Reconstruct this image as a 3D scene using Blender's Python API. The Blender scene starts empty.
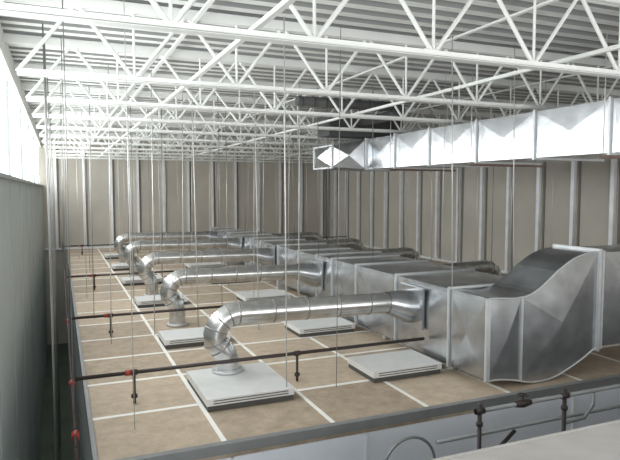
import bpy, math, random
from mathutils import Vector, Matrix
random.seed(7)
S=2.5
# ---------------- materials ----------------
def mat(name, col, rough=0.6, metal=0.0, var=0.12, scale=4.0, bump=0.0, stretch=(1,1,1)):
    m=bpy.data.materials.new(name); m.use_nodes=True
    nt=m.node_tree; b=nt.nodes['Principled BSDF']
    b.inputs['Roughness'].default_value=rough; b.inputs['Metallic'].default_value=metal
    tc=nt.nodes.new('ShaderNodeTexCoord'); mp=nt.nodes.new('ShaderNodeMapping')
    mp.inputs['Scale'].default_value=stretch
    nt.links.new(tc.outputs['Object'],mp.inputs['Vector'])
    n=nt.nodes.new('ShaderNodeTexNoise'); n.inputs['Scale'].default_value=scale; n.inputs['Detail'].default_value=6
    o=n.outputs['Fac']
    nt.links.new(mp.outputs['Vector'],n.inputs['Vector'])
    r=nt.nodes.new('ShaderNodeMapRange')
    r.inputs['From Min'].default_value=0.2; r.inputs['From Max'].default_value=0.8
    r.inputs['To Min'].default_value=1-var; r.inputs['To Max'].default_value=1+var
    nt.links.new(o,r.inputs['Value'])
    mx=nt.nodes.new('ShaderNodeVectorMath'); mx.operation='SCALE'
    mx.inputs[0].default_value=col[:3]
    nt.links.new(r.outputs['Result'],mx.inputs['Scale'])
    nt.links.new(mx.outputs['Vector'],b.inputs['Base Color'])
    if bump>0:
        bp=nt.nodes.new('ShaderNodeBump'); bp.inputs['Strength'].default_value=bump; bp.inputs['Distance'].default_value=0.02
        nt.links.new(r.outputs['Result'],bp.inputs['Height']); nt.links.new(bp.outputs['Normal'],b.inputs['Normal'])
    return m
def srgb(r,g,b):
    f=lambda c:(c/255/12.92 if c/255<=0.04045 else ((c/255+0.055)/1.055)**2.4)
    return (f(r),f(g),f(b))
GALV=mat('galvanized_steel',srgb(192,195,198),0.27,0.92,0.3,3.5,0.2)
GALV2=mat('galvanized_spiral_steel',srgb(204,204,202),0.26,0.9,0.22,7,0.06)
GORE=mat('gore_seam_steel',srgb(150,150,150),0.4,0.8,0.1,7)
FLANGE=mat('duct_flange_steel',srgb(205,207,208),0.4,0.5,0.1,8)
EDGE=mat('deck_edge_angle',srgb(140,142,142),0.5,0.3,0.1,6)
STUD=mat('bright_stud_steel',srgb(236,238,239),0.45,0.15,0.12,3)
SEAM=mat('dark_panel_seam',srgb(125,120,112),0.8,0.0,0.1,3)
WHITE=mat('white_primer_steel',srgb(234,235,232),0.6,0.0,0.05,3)
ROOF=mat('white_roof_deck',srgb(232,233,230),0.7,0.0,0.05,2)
ROOFG=mat('roof_deck_recess_shade',srgb(155,156,155),0.8,0.0,0.05,2)  # flute shade painted in: darker gray of the same white deck
WALL=mat('shaft_liner_board',srgb(190,184,174),0.85,0,0.14,0.8)
WALL2=mat('left_wall_panel',srgb(184,190,188),0.8,0,0.08,1.0)
BLACK=mat('black_steel_pipe',srgb(58,50,48),0.5,0.2,0.15,6)
RODG=mat('threaded_rod_steel',srgb(132,132,129),0.45,0.3,0.1,6)
ROD2=mat('zinc_rod_steel',srgb(195,195,191),0.45,0.3,0.1,6)
RED=mat('red_coupling_paint',srgb(150,48,36),0.5,0,0.1,6)
BROWN=mat('trapeze_angle_steel',srgb(110,88,80),0.6,0,0.1,6)
TAPE=mat('joint_compound',srgb(240,238,232),0.85,0,0.06,5)
DARK=mat('dark_duct_insulation',srgb(80,80,80),0.7,0.1,0.15,6)
BOXW=mat('white_box_sheet',srgb(218,218,216),0.55,0.1,0.06,6)
BOXD=mat('dark_slot',srgb(80,78,76),0.8,0,0.05,6)  # dark gray for diffuser box base and slot strips
KNEE=mat('knee_wall_board',srgb(236,239,248),0.8,0,0.05,2)
CONC=mat('concrete_ledge',srgb(182,178,175),0.9,0,0.1,5,0.2)
FLOORM=mat('lower_floor_slab',srgb(90,100,88),0.9,0,0.2,1)
FRAME=mat('window_frame_metal',srgb(165,170,168),0.5,0.2,0.05,4)
def board_mat():
    m=bpy.data.materials.new('gypsum_board_brown'); m.use_nodes=True
    nt=m.node_tree; b=nt.nodes['Principled BSDF']; b.inputs['Roughness'].default_value=0.75
    tc=nt.nodes.new('ShaderNodeTexCoord')
    sn=nt.nodes.new('ShaderNodeVectorMath'); sn.operation='SNAP'; sn.inputs[1].default_value=(1.2,1.2,5)
    ad=nt.nodes.new('ShaderNodeVectorMath'); ad.operation='ADD'; ad.inputs[1].default_value=(-0.25,-5.5,1)
    nt.links.new(tc.outputs['Object'],ad.inputs[0]); nt.links.new(ad.outputs[0],sn.inputs[0])
    wn=nt.nodes.new('ShaderNodeTexWhiteNoise'); nt.links.new(sn.outputs[0],wn.inputs['Vector'])
    ns=nt.nodes.new('ShaderNodeTexNoise'); ns.inputs['Scale'].default_value=5.0; ns.inputs['Detail'].default_value=15; ns.inputs['Roughness'].default_value=0.75
    nt.links.new(tc.outputs['Object'],ns.inputs['Vector'])
    mx=nt.nodes.new('ShaderNodeMath'); mx.operation='MULTIPLY_ADD'; mx.inputs[1].default_value=0.3
    nt.links.new(wn.outputs['Value'],mx.inputs[0]); nt.links.new(ns.outputs['Fac'],mx.inputs[2])
    cr=nt.nodes.new('ShaderNodeValToRGB')
    cr.color_ramp.elements[0].position=0.38; cr.color_ramp.elements[0].color=(*srgb(150,134,116),1)
    cr.color_ramp.elements[1].position=0.9; cr.color_ramp.elements[1].color=(*srgb(202,184,162),1)
    nt.links.new(mx.outputs[0],cr.inputs['Fac']); nt.links.new(cr.outputs['Color'],b.inputs['Base Color'])
    return m
BOARD=board_mat()
def glass():
    m=bpy.data.materials.new('daylight_glazing'); m.use_nodes=True
    nt=m.node_tree; b=nt.nodes['Principled BSDF']
    b.inputs['Base Color'].default_value=(0.9,0.95,1,1); b.inputs['Roughness'].default_value=0.3
    tc=nt.nodes.new('ShaderNodeTexCoord'); ns=nt.nodes.new('ShaderNodeTexNoise'); ns.inputs['Scale'].default_value=1.2
    cr=nt.nodes.new('ShaderNodeValToRGB'); nt.links.new(tc.outputs['Object'],ns.inputs['Vector']); nt.links.new(ns.outputs['Fac'],cr.inputs['Fac'])
    cr.color_ramp.elements[0].position=0.35; cr.color_ramp.elements[0].color=(0.6,0.7,0.62,1)
    cr.color_ramp.elements[1].position=0.48; cr.color_ramp.elements[1].color=(0.97,1,1,1)
    nt.links.new(cr.outputs['Color'],b.inputs['Emission Color']); b.inputs['Emission Strength'].default_value=3.0
    return m
GLASS=glass()
# ---------------- mesh builder (units = camera height, scaled by S) ----------------
class MB:
    def __init__(s): s.v=[];s.f=[];s.m=[];s.sm=[];s.mats=[]
    def mi(s,m):
        if m not in s.mats: s.mats.append(m)
        return s.mats.index(m)
    def face(s,pts,m,smooth=False):
        b=len(s.v); s.v+= [tuple(p) for p in pts]; s.f.append(tuple(range(b,b+len(pts)))); s.m.append(s.mi(m)); s.sm.append(smooth)
    def box(s,x0,x1,y0,y1,z0,z1,m):
        b=len(s.v)
        s.v+=[(x0,y0,z0),(x1,y0,z0),(x1,y1,z0),(x0,y1,z0),(x0,y0,z1),(x1,y0,z1),(x1,y1,z1),(x0,y1,z1)]
        for q in [(0,3,2,1),(4,5,6,7),(0,1,5,4),(1,2,6,5),(2,3,7,6),(3,0,4,7)]:
            s.f.append(tuple(b+i for i in q)); s.m.append(s.mi(m)); s.sm.append(False)
    def tube(s,path,r,m,seg=10,caps=True):
        P=[Vector(p) for p in path]; n=len(P)
        R=r if isinstance(r,(list,tuple)) else [r]*n
        T=[]
        for i in range(n):
            d=(P[min(i+1,n-1)]-P[max(i-1,0)])
            T.append(d.normalized())
        up=Vector((0,0,1)) if abs(T[0].z)<0.9 else Vector((0,1,0))
        N=(up-T[0]*up.dot(T[0])).normalized()
        b=len(s.v)
        for i in range(n):
            N=(N-T[i]*N.dot(T[i])).normalized(); B=T[i].cross(N)
            for k in range(seg):
                a=2*math.pi*k/seg
                s.v.append(tuple(P[i]+(N*math.cos(a)+B*math.sin(a))*R[i]))
        mi=s.mi(m)
        for i in range(n-1):
            for k in range(seg):
                k2=(k+1)%seg
                s.f.append((b+i*seg+k,b+i*seg+k2,b+(i+1)*seg+k2,b+(i+1)*seg+k)); s.m.append(mi); s.sm.append(seg>5)
        if caps:
            s.f.append(tuple(b+k for k in range(seg))[::-1]); s.m.append(mi); s.sm.append(False)
            s.f.append(tuple(b+(n-1)*seg+k for k in range(seg))); s.m.append(mi); s.sm.append(False)
    def panel(s,a,b,c,d,h,m):
        A,B,C,D=map(Vector,(a,b,c,d)); n=(B-A).cross(D-A).normalized(); ce=(A+B+C+D)/4+n*h
        for p,q in ((A,B),(B,C),(C,D),(D,A)): s.face([p,q,ce],m)
    def make(s,name):
        me=bpy.data.meshes.new(name)
        me.from_pydata([(x*S,y*S,z*S) for x,y,z in s.v],[],s.f)
        for m in s.mats: me.materials.append(m)
        me.polygons.foreach_set('material_index',s.m); me.polygons.foreach_set('use_smooth',s.sm)
        me.update(); o=bpy.data.objects.new(name,me); bpy.context.collection.objects.link(o); return o
def collarY(mb,X0,X1,Z0,Z1,y,w=0.012,t=0.007,m=None):
    m=m or FLANGE
    mb.box(X0-w,X1+w,y-t,y+t,Z1,Z1+w,m); mb.box(X0-w,X1+w,y-t,y+t,Z0-w,Z0,m)
    mb.box(X0-w,X0,y-t,y+t,Z0,Z1,m); mb.box(X1,X1+w,y-t,y+t,Z0,Z1,m)
def collarX(mb,Y0,Y1,Z0,Z1,x,w=0.012,t=0.007,m=None):
    m=m or FLANGE
    mb.box(x-t,x+t,Y0-w,Y1+w,Z1,Z1+w,m); mb.box(x-t,x+t,Y0-w,Y1+w,Z0-w,Z0,m)
    mb.box(x-t,x+t,Y0-w,Y0,Z0,Z1,m); mb.box(x-t,x+t,Y1,Y1+w,Z0,Z1,m)
def ductY(mb,X0,X1,Z0,Z1,Ys,h=0.016):
    for i in range(len(Ys)-1):
        a,b=Ys[i],Ys[i+1]
        mb.panel((X0,b,Z0),(X0,a,Z0),(X0,a,Z1),(X0,b,Z1),h,GALV)
        mb.panel((X1,a,Z0),(X1,b,Z0),(X1,b,Z1),(X1,a,Z1),h,GALV)
        mb.panel((X0,a,Z1),(X1,a,Z1),(X1,b,Z1),(X0,b,Z1),h,GALV)
        mb.panel((X0,b,Z0),(X1,b,Z0),(X1,a,Z0),(X0,a,Z0),h,GALV)
    for y in Ys: collarY(mb,X0,X1,Z0,Z1,y)
    mb.face([(X0,Ys[0],Z0),(X1,Ys[0],Z0),(X1,Ys[0],Z1),(X0,Ys[0],Z1)],GALV)
    mb.face([(X1,Ys[-1],Z0),(X0,Ys[-1],Z0),(X0,Ys[-1],Z1),(X1,Ys[-1],Z1)],GALV)
def ductX(mb,Y0,Y1,Z0,Z1,Xs,h=0.012):
    for i in range(len(Xs)-1):
        a,b=Xs[i],Xs[i+1]
        mb.panel((a,Y0,Z0),(b,Y0,Z0),(b,Y0,Z1),(a,Y0,Z1),h,GALV)
        mb.panel((b,Y1,Z0),(a,Y1,Z0),(a,Y1,Z1),(b,Y1,Z1),h,GALV)
        mb.panel((a,Y0,Z1),(b,Y0,Z1),(b,Y1,Z1),(a,Y1,Z1),h,GALV)
        mb.panel((a,Y1,Z0),(b,Y1,Z0),(b,Y0,Z0),(a,Y0,Z0),h,GALV)
    for x in Xs: collarX(mb,Y0,Y1,Z0,Z1,x)
    for x in (Xs[0],Xs[-1]): mb.face([(x,Y0,Z0),(x,Y1,Z0),(x,Y1,Z1),(x,Y0,Z1)],GALV)
XL,XR,YB,YN=-0.25,4.94,10.7,2.2
ZW=1.84; ZF=-1.6
# ---------------- room shell ----------------
mb=MB()
mb.box(XL-0.1,XR+0.1,-3,YB+0.1,ZF-0.1,ZF,FLOORM); mb.make('floor')
mb=MB(); mb.box(XL-0.1,XR+0.1,YB,YB+0.08,ZF,ZW,WALL)
x=XL+0.2; k=0
while x<XR:
    mb.box(x-0.018,x+0.018,YB-0.035,YB,0.0,ZW-0.06,STUD)
    mb.box(x+0.03,x+0.05,YB-0.012,YB,0.0,ZW-0.06,SEAM)
    x+=0.44
mb.box(XL,XR,YB-0.05,YB,0.0,0.03,STUD)
mb.make('wall_back')
mb=MB(); mb.box(XR,XR+0.08,-3,YB,ZF,ZW,WALL)
y=YB-0.35;
while y>0:
    mb.box(XR-0.035,XR,y-0.022,y+0.022,0.0,ZW-0.06,STUD)
    mb.box(XR-0.012,XR,y-0.08,y-0.055,0.0,ZW-0.06,SEAM)
    y-=0.48
mb.box(XR-0.06,XR,YB-0.07,YB,0.0,ZW-0.05,EDGE)
mb.box(XR-0.05,XR,2.2,YB,0.0,0.03,STUD)
mb.make('wall_right')
mb=MB(); mb.box(XL-0.08,XL,-3,YB,ZF,1.07,WALL2)
mb.box(XL-0.08,XL,-3,YB,1.7,ZW,WHITE)
y=0
while y<YB:
    mb.box(XL,XL+0.004,y-0.008,y+0.008,ZF,1.05,FRAME); y+=0.9
mb.box(XL-0.09,XL+0.02,-3,YB,1.055,1.075,FRAME)
mb.make('wall_left')
mb=MB()
mb.box(XL-0.06,XL-0.05,-3,YB,1.08,1.7,GLASS)
y=0
while y<YB:
    mb.box(XL-0.05,XL-0.035,y-0.01,y+0.01,1.08,1.7,FRAME); y+=1.44
mb.make('window_1')
mb=MB()
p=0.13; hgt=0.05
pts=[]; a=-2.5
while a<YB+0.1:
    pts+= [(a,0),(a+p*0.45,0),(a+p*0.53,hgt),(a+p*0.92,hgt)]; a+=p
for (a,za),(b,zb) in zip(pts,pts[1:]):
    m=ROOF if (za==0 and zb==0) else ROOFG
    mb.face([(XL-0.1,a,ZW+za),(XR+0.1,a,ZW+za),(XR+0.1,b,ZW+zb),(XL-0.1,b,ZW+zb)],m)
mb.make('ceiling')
# ---------------- joists ----------------
def joist(Y,name):
    mb=MB(); zt,zb=1.81,1.5
    for dy in (-0.014,0.014):
        mb.box(XL,XR,Y+dy-0.008,Y+dy+0.008,zt-0.02,zt+0.025,WHITE)
        mb.box(XL+0.1,XR-0.1,Y+dy-0.008,Y+dy+0.008,zb-0.009,zb+0.011,WHITE)
    mb.box(XL+0.1,XR-0.1,Y-0.022,Y+0.022,zb-0.012,zb-0.007,WHITE)
    x=XL+0.1; k=0; st=0.24
    while x+st<XR:
        a=(x,Y,zb) if k%2==0 else (x,Y,zt); b=(x+st,Y,zt) if k%2==0 else (x+st,Y,zb)
        mb.tube([a,b],0.009,WHITE,6,False)
        if k%2==1: mb.tube([(x+st,Y,zb),(x+st,Y,zt)],0.006,WHITE,6,False)
        x+=st;k+=1
    mb.make(name)
Y=0.92
while Y<YB-0.2:
    joist(Y,'roof_joist'); Y+=0.95 if Y<2.5 else 0.8
mb=MB()
for x in (0.6,1.9,3.25,4.4):
    mb.box(x-0.01,x+0.01,0.5,YB-0.06,1.515,1.53,WHITE)
    mb.box(x-0.01,x+0.01,0.5,YB-0.06,1.775,1.785,WHITE)
mb.make('joist_bridging')
# ---------------- lower deck ----------------
mb=MB(); DX0=0.1
mb.box(DX0,XR-0.001,YN,YB-0.001,-0.05,0.0,BOARD)
k=1
while DX0+0.48*k<XR:
    x=DX0+0.48*k; mb.box(x-0.01,x+0.01,YN,YB-0.06,0.0,0.002,TAPE); k+=1
k=1
while YN+0.48*k<YB:
    y=YN+0.48*k; mb.box(DX0,XR-0.06,y-0.012,y+0.012,0.0,0.0022,TAPE); k+=1
mb.box(DX0-0.01,XR-0.01,YN-0.012,YN+0.02,-0.03,0.01,EDGE)
mb.box(DX0-0.012,DX0+0.006,YN,YB-0.06,-0.05,0.015,EDGE)
mb.make('gypsum_board_deck')
mb=MB()
mb.box(DX0,XR,YN,YN+0.05,ZF,-0.052,KNEE)
mb.box(DX0,DX0+0.04,YN+0.05,YB,ZF,-0.06,WALL2)
x=0.6
while x<XR: mb.box(x-0.006,x+0.006,YN-0.01,YN,ZF,-0.052,STUD); x+=0.6
mb.make('wall_knee')
# ---------------- trunk duct ----------------
mb=MB()
prof=[(1.93,.05,.465),(2.0,.05,.462),(2.1,.035,.455),(2.2,.012,.468),(2.28,.008,.51),(2.37,.018,.575),(2.48,.055,.635),(2.58,.1,.662),(2.665,.143,.668)]
def cr(p0,p1,p2,p3,t): return 0.5*((2*p1)+(-p0+p2)*t+(2*p0-5*p1+4*p2-p3)*t*t+(-p0+3*p1-3*p2+p3)*t**3)
def lerp_prof(x):
    for i,(a,b) in enumerate(zip(prof,prof[1:])):
        if a[0]<=x<=b[0]+1e-6:
            t=(x-a[0])/(b[0]-a[0]); o=prof[max(i-1,0)]; q=prof[min(i+2,len(prof)-1)]
            return cr(o[1],a[1],b[1],q[1],t),cr(o[2],a[2],b[2],q[2],t)
    return prof[-1][1:]
N=28; YA,YE=2.3,2.6
xs=[1.93+(2.665-1.93)*i/N for i in range(N+1)]
def facefan(i0,i1,h,y0,sgn):
    bot=[(xs[i],y0,lerp_prof(xs[i])[0]) for i in range(i0,i1+1)]
    top=[(xs[i],y0,lerp_prof(xs[i])[1]) for i in range(i1,i0-1,-1)]
    xc=(xs[i0]+xs[i1])/2; zc=sum(lerp_prof(xc))/2; c=Vector((xc,y0-sgn*h,zc))
    lp=bot+top
    for k in range(len(lp)): mb.face([lp[k],lp[(k+1)%len(lp)],c],GALV)
facefan(0,8,0.015,YA,1); facefan(8,N,0.02,YA,1)
facefan(0,8,0.0,YE,-1); facefan(8,N,0.0,YE,-1)
mb.box(xs[8]-0.004,xs[8]+0.004,YA-0.01,YA,lerp_prof(xs[8])[0],lerp_prof(xs[8])[1],FLANGE)
for i in range(N):
    z0,z1=lerp_prof(xs[i]); w0,w1=lerp_prof(xs[i+1])
    mb.face([(xs[i],YA,z1),(xs[i+1],YA,w1),(xs[i+1],YE,w1),(xs[i],YE,z1)],GALV,False)
    mb.face([(xs[i],YE,z0),(xs[i+1],YE,w0),(xs[i+1],YA,w0),(xs[i],YA,z0)],GALV,False)
    mb.tube([(xs[i],YA,z1),(xs[i+1],YA,w1)],0.005,FLANGE,6,False)
    mb.tube([(xs[i],YA,z0),(xs[i+1],YA,w0)],0.005,FLANGE,6,False)
mb.panel((1.93,YE,.05),(1.93,YA,.05),(1.93,YA,.465),(1.93,YE,.465),.015,GALV)
mb.box(1.918,1.94,YA-0.008,YA+0.008,.05,.465,FLANGE)
collarX(mb,YA,YE,.143,.668,2.665,0.016,0.009)
ductX(mb,YA,YE,.15,.662,[2.69,3.3,3.9,4.4,XR-0.06])
ductY(mb,1.93,2.52,.05,.465,[2.61,3.16,3.7,4.1,4.4])
ductY(mb,1.99,2.50,.08,.445,[4.42,4.95,5.5,6.05])
ductY(mb,2.05,2.47,.11,.43,[6.07,6.6,7.1,7.6])
ductY(mb,2.1,2.42,.13,.42,[7.62,8.2,8.8])
for y in (2.66,3.4,4.36,5.5,6.6,7.6,8.6): mb.box(1.98,2.5,y-0.02,y+0.02,0.003,.15,FLANGE)
mb.make('trunk_air_duct')
# ---------------- goosenecks ----------------
def gooseneck(Y,X0,X1,d,h0=0.062):
    mb=MB(); r=0.06; zc=0.36
    path=[(X0,Y,h0),(X0,Y,0.12),(X0-0.008*d,Y,0.15),(X0-0.035*d,Y,0.19),(X0-0.06*d,Y,0.22)]
    cx=X0-0.065*d+0.125*d; cz=zc-0.125
    for i in range(0,9):
        a=math.pi/2*i/8
        path.append((cx-0.125*d*math.cos(a),Y,cz+0.125*math.sin(a)))
    path.pop(5)
    L=path[-1][0]; E=X1-0.2*d; n=14
    for i in range(1,n+1): path.append((L+(E-L)*i/n,Y,zc-0.012*i/n))
    mb.tube(path,r,GALV2,24,False)
    for i in (1,3,4,6,8,10,12,15,18,21,24):
        if i<len(path)-1:
            P=Vector(path[i]); T=(Vector(path[i+1])-Vector(path[i-1])).normalized()
            mb.tube([P-T*0.003,P+T*0.003],r+0.0025,GORE,24,True)
    mb.tube([(E,Y,zc-.012),(E+0.02*d,Y,zc-.013),(X1-0.07*d,Y,zc-0.04),(X1-0.02*d,Y,zc-0.045)],[r+0.004,r+0.008,0.098,0.102],GALV,16,False)
    mb.box(min(X1-0.035*d,X1-0.021*d),max(X1-0.035*d,X1-0.021*d),Y-0.12,Y+0.12,zc-0.165,zc+0.075,GALV)
    mb.tube([(X0,Y,h0-0.001),(X0,Y,h0+0.015)],r+0.02,FLANGE,20,True)
    mb.make('gooseneck_duct')
for i,Y in enumerate((2.94,4.35,5.65,7.0,8.3)):
    gooseneck(Y,0.78,(1.93,1.93,1.99,2.05,2.1)[i],1,0.062 if i==0 else 0.004)
for i,Y in enumerate((3.9,5.1,6.3,7.5)):
    gooseneck(Y,3.28,(2.52,2.50,2.47,2.47)[i]+0.0,-1)
def dbox(X0,Y0,w=0.46,dp=0.36):
    mb=MB()
    mb.box(X0+0.004,X0+w-0.004,Y0+0.004,Y0+dp-0.004,0.003,0.028,BOXD)
    mb.box(X0,X0+w,Y0,Y0+dp,0.028,0.06,BOXW)
    mb.box(X0+0.03,X0+w-0.03,Y0-0.002,Y0,0.036,0.04,BOXD)
    mb.box(X0+0.03,X0+w-0.03,Y0-0.002,Y0,0.048,0.052,BOXD)
    mb.make('diffuser_box')
for Y,dp in ((2.56,.46),(3.7,.27),(5.1,.25),(6.35,.25),(7.6,.25),(8.9,.25)): dbox(0.585,Y,0.42,dp)
for Y in (2.62,3.64,4.9,6.1,7.3): dbox(1.47,Y,0.42,0.3)
for Y in (3.75,4.95,6.15,7.35): dbox(3.06,Y,.44,.3)
# ---------------- upper duct ----------------
mb=MB(); U0,U1,Z0,Z1=2.6,3.15,1.19,1.46
ductY(mb,U0,U1,Z0,Z1,[0.7,1.2,1.7,2.2,2.72,3.25,3.8,4.3,4.8],0.005)
XE=2.32
a0,a1=Z0+0.02,Z1-0.06
mb.panel((XE,4.95,a0),(2.6,4.82,Z0),(2.6,4.82,Z1),(XE,4.95,a1),.03,GALV)
mb.panel((XE,4.95,a1),(2.6,4.82,Z1),(2.6,5.35,Z1),(XE,5.35,a1),.01,GALV)
mb.panel((XE,5.35,a0),(2.6,5.35,Z0),(2.6,4.82,Z0),(XE,4.95,a0),.01,GALV)
mb.panel((2.6,4.81,Z1),(U1,4.81,Z1),(U1,5.35,Z1),(2.6,5.35,Z1),.01,GALV)
mb.face([(U1,4.81,Z0),(U1,5.35,Z0),(U1,5.35,Z1),(U1,4.81,Z1)],GALV)
mb.face([(2.6,5.35,Z0),(U1,5.35,Z0),(U1,5.35,Z1),(2.6,5.35,Z1)],GALV)
mb.face([(XE,5.35,a0),(2.6,5.35,Z0),(2.6,5.35,Z1),(XE,5.35,a1)],GALV)
mb.panel((XE,5.35,a0),(XE,4.95,a0),(XE,4.95,a1),(XE,5.35,a1),0.06,GALV)
collarX(mb,4.95,5.35,a0,a1,XE,0.014,0.01)
for y in (1.2,2.2,3.25,4.3):
    mb.box(U0-0.06,U1+0.06,y-0.01,y+0.01,Z0-0.03,Z0-0.016,BROWN)
    for x in (U0-0.045,U1+0.045): mb.tube([(x,y,Z0-.03),(x,y,1.78)],0.003,ROD2,6)
mb.make('supply_air_duct')
mb=MB()
mb.tube([(1.5,3.76,1.6),(1.9,3.76,1.6),(2.3,3.76,1.6)],0.035,DARK,14)
for k in range(9): mb.tube([(1.52+k*0.09,3.76,1.6),(1.53+k*0.09,3.76,1.6)],0.04,DARK,14)
mb.box(2.2,2.95,4.75,5.0,1.48,1.66,DARK)
mb.tube([(2.25,3.76,1.6),(2.4,3.9,1.6),(2.5,4.2,1.6),(2.5,4.75,1.6)],0.04,DARK,14)
mb.make('insulated_duct')
# ---------------- pipes ----------------
def pipeline(Y,xe,name='sprinkler_branch_pipe'):
    mb=MB(); z=0.15
    mb.tube([(0.045,Y,z),(xe,Y,z)],0.0095,BLACK,10)
    x=0.3
    while x<xe-0.1:
        mb.tube([(x,Y,z),(x,Y,0.003)],0.007,BLACK,8)
        mb.tube([(x,Y,0.03),(x,Y,0.045)],0.015,BLACK,8)
        mb.tube([(x-0.015,Y,z),(x+0.015,Y,z)],0.014,BLACK,10)
        x+=0.82
    mb.tube([(0.26,Y,z),(0.285,Y,z)],0.0135,RED,10)
    mb.make(name)
for Y,xe in ((2.81,1.9),(4.17,1.9),(6.2,1.9),(9.6,4.8)): pipeline(Y,xe)
mb=MB()
mb.tube([(0.03,2.1,0.13),(0.03,YB-0.06,0.13)],0.009,BLACK,10)
for y in (2.2,2.81,4.17,6.2,9.6): mb.tube([(0.03,y-0.02,0.13),(0.03,y+0.02,0.13)],0.014,RED,10)
mb.tube([(0.03,2.1,0.13),(0.03,2.1,-1.5)],0.009,BLACK,10)
for y in (2.4,3.3,4.5,5.6,7.0): mb.tube([(0.03,y,0.13),(0.03,y,1.78)],0.0025,RODG,6)
for y in (3.1,3.5,4.3,5.2,6.1): mb.tube([(-0.05,y,-1.5),(-0.05,y,1.78)],0.004,RODG,6)
mb.make('sprinkler_main_pipe')
# ---------------- hanger rods ----------------
mb=MB()
for x in (0.3,0.62,0.94,1.26,1.58,1.88,2.3,2.78,3.4,3.8,4.3):
    for i,y in enumerate((2.6,3.3,4.1,4.9,5.8,6.8,7.8,9.0)):
        xx=x+random.uniform(-.1,.1); yy=y+random.uniform(-.15,.15)
        if 2.5<xx<3.3 and yy<5.5: continue
        zb=0.003
        if 1.85<xx<2.6: zb=.48 if yy<4.4 else .45
        if i<2 and random.random()<0.35: continue
        r=random.choice((0.0018,0.0022,0.003)) if y<4 else random.choice((0.0028,0.0036))
        m=random.choice((ROD2,ROD2,RODG)) if not (i<3 and random.random()<0.15) else BLACK
        mb.tube([(xx,yy,zb),(xx+random.uniform(-.03,.03),yy,1.79)],r,m,6)
mb.make('hanger_rods')
# ---------------- foreground ledge and piping ----------------
mb=MB()
mb.box(0.86,XR-0.04,-0.5,1.29,0.18,0.27,CONC); mb.box(0.86,XR-0.04,1.29,1.30,0.11,0.272,CONC)
mb.box(0.9,XR-0.04,0.9,1.0,ZF,0.18,CONC)
mb.make('concrete_ledge')
mb=MB()
PIP=EDGE
mb.tube([(1.5,1.85,0.12),(4.6,1.85,0.12)],0.009,PIP,10)
mb.tube([(1.35,1.9,0.0),(4.6,1.9,0.0)],0.008,PIP,10)
mb.tube([(1.3,1.95,-0.12),(4.6,1.95,-0.12)],0.008,BLACK,10)
for x in (1.52,1.97,2.42,2.9,3.4):
    mb.tube([(x,1.85,ZF),(x,1.85,0.15)],0.009,BLACK,10)
    mb.tube([(x-0.02,1.85,0.12),(x+0.02,1.85,0.12)],0.013,BLACK,10)
    mb.tube([(x,1.85,0.06),(x,1.85,0.075)],0.014,BLACK,10)
def ring(c,R,r,m,a0=0,a1=2*math.pi,n=18):
    mb.tube([(c[0]+R*math.cos(a0+(a1-a0)*i/n),c[1],c[2]+R*math.sin(a0+(a1-a0)*i/n)) for i in range(n+1)],r,m,8)
ring((1.28,1.98,-0.12),0.12,0.006,PIP,math.pi,0)
mb.tube([(1.16,1.98,-0.12),(1.16,1.98,-0.5)],0.006,PIP,8); mb.tube([(1.4,1.98,-0.12),(1.4,1.98,-0.5)],0.006,PIP,8)
mb.tube([(1.7,1.85,0.12),(1.74,1.85,0.12),(1.78,1.85,0.12)],[0.012,0.018,0.012],BLACK,12)
mb.tube([(1.74,1.85,0.12),(1.74,1.85,0.155)],0.004,BLACK,8)
mb.tube([(1.74+0.02*math.cos(k*math.pi/8),1.85+0.02*math.sin(k*math.pi/8),0.155) for k in range(17)],0.003,BLACK,8)
mb.box(1.72,1.76,1.847,1.853,0.153,0.157,BLACK)
mb.tube([(1.97,1.85,0.0),(2.1,1.86,0.0),(2.15,1.86,0.05),(2.15,1.86,0.12)],0.008,PIP,8)
mb.tube([(1.55,1.85,-0.1),(1.72,1.87,0.0)],0.008,BLACK,8)
mb.make('valve_piping')
# ---------------- lights / world / camera ----------------
w=bpy.data.worlds.new('World'); bpy.context.scene.world=w; w.use_nodes=True
w.node_tree.nodes['Background'].inputs['Color'].default_value=(0.93,0.97,1,1)
w.node_tree.nodes['Background'].inputs['Strength'].default_value=1.4
def area(name,loc,rot,sx,sy,e,c=(1,1,1)):
    l=bpy.data.lights.new(name,'AREA'); l.shape='RECTANGLE'; l.size=sx; l.size_y=sy; l.energy=e; l.color=c
    o=bpy.data.objects.new(name,l); o.location=loc; o.rotation_euler=rot; bpy.context.collection.objects.link(o); return o
area('window_daylight',(-0.2*S,6*S,1.3*S),(0,math.radians(-80),0),0.9,20,440,(0.95,0.98,1))
area('added_fill_light',(2.2*S,-1.0*S,0.7*S),(math.radians(103),0,0),9,3,370,(1,0.99,0.98))  # added fill from behind the camera, not a lamp of the building
cam=bpy.data.cameras.new('Camera'); cam.sensor_width=36; cam.lens=590/620*36
co=bpy.data.objects.new('Camera',cam); co.location=(0,0,S); co.rotation_euler=(math.radians(90-3.9),0,math.radians(-23))
bpy.context.collection.objects.link(co); bpy.context.scene.camera=co
bpy.context.scene.view_settings.view_transform='Standard'
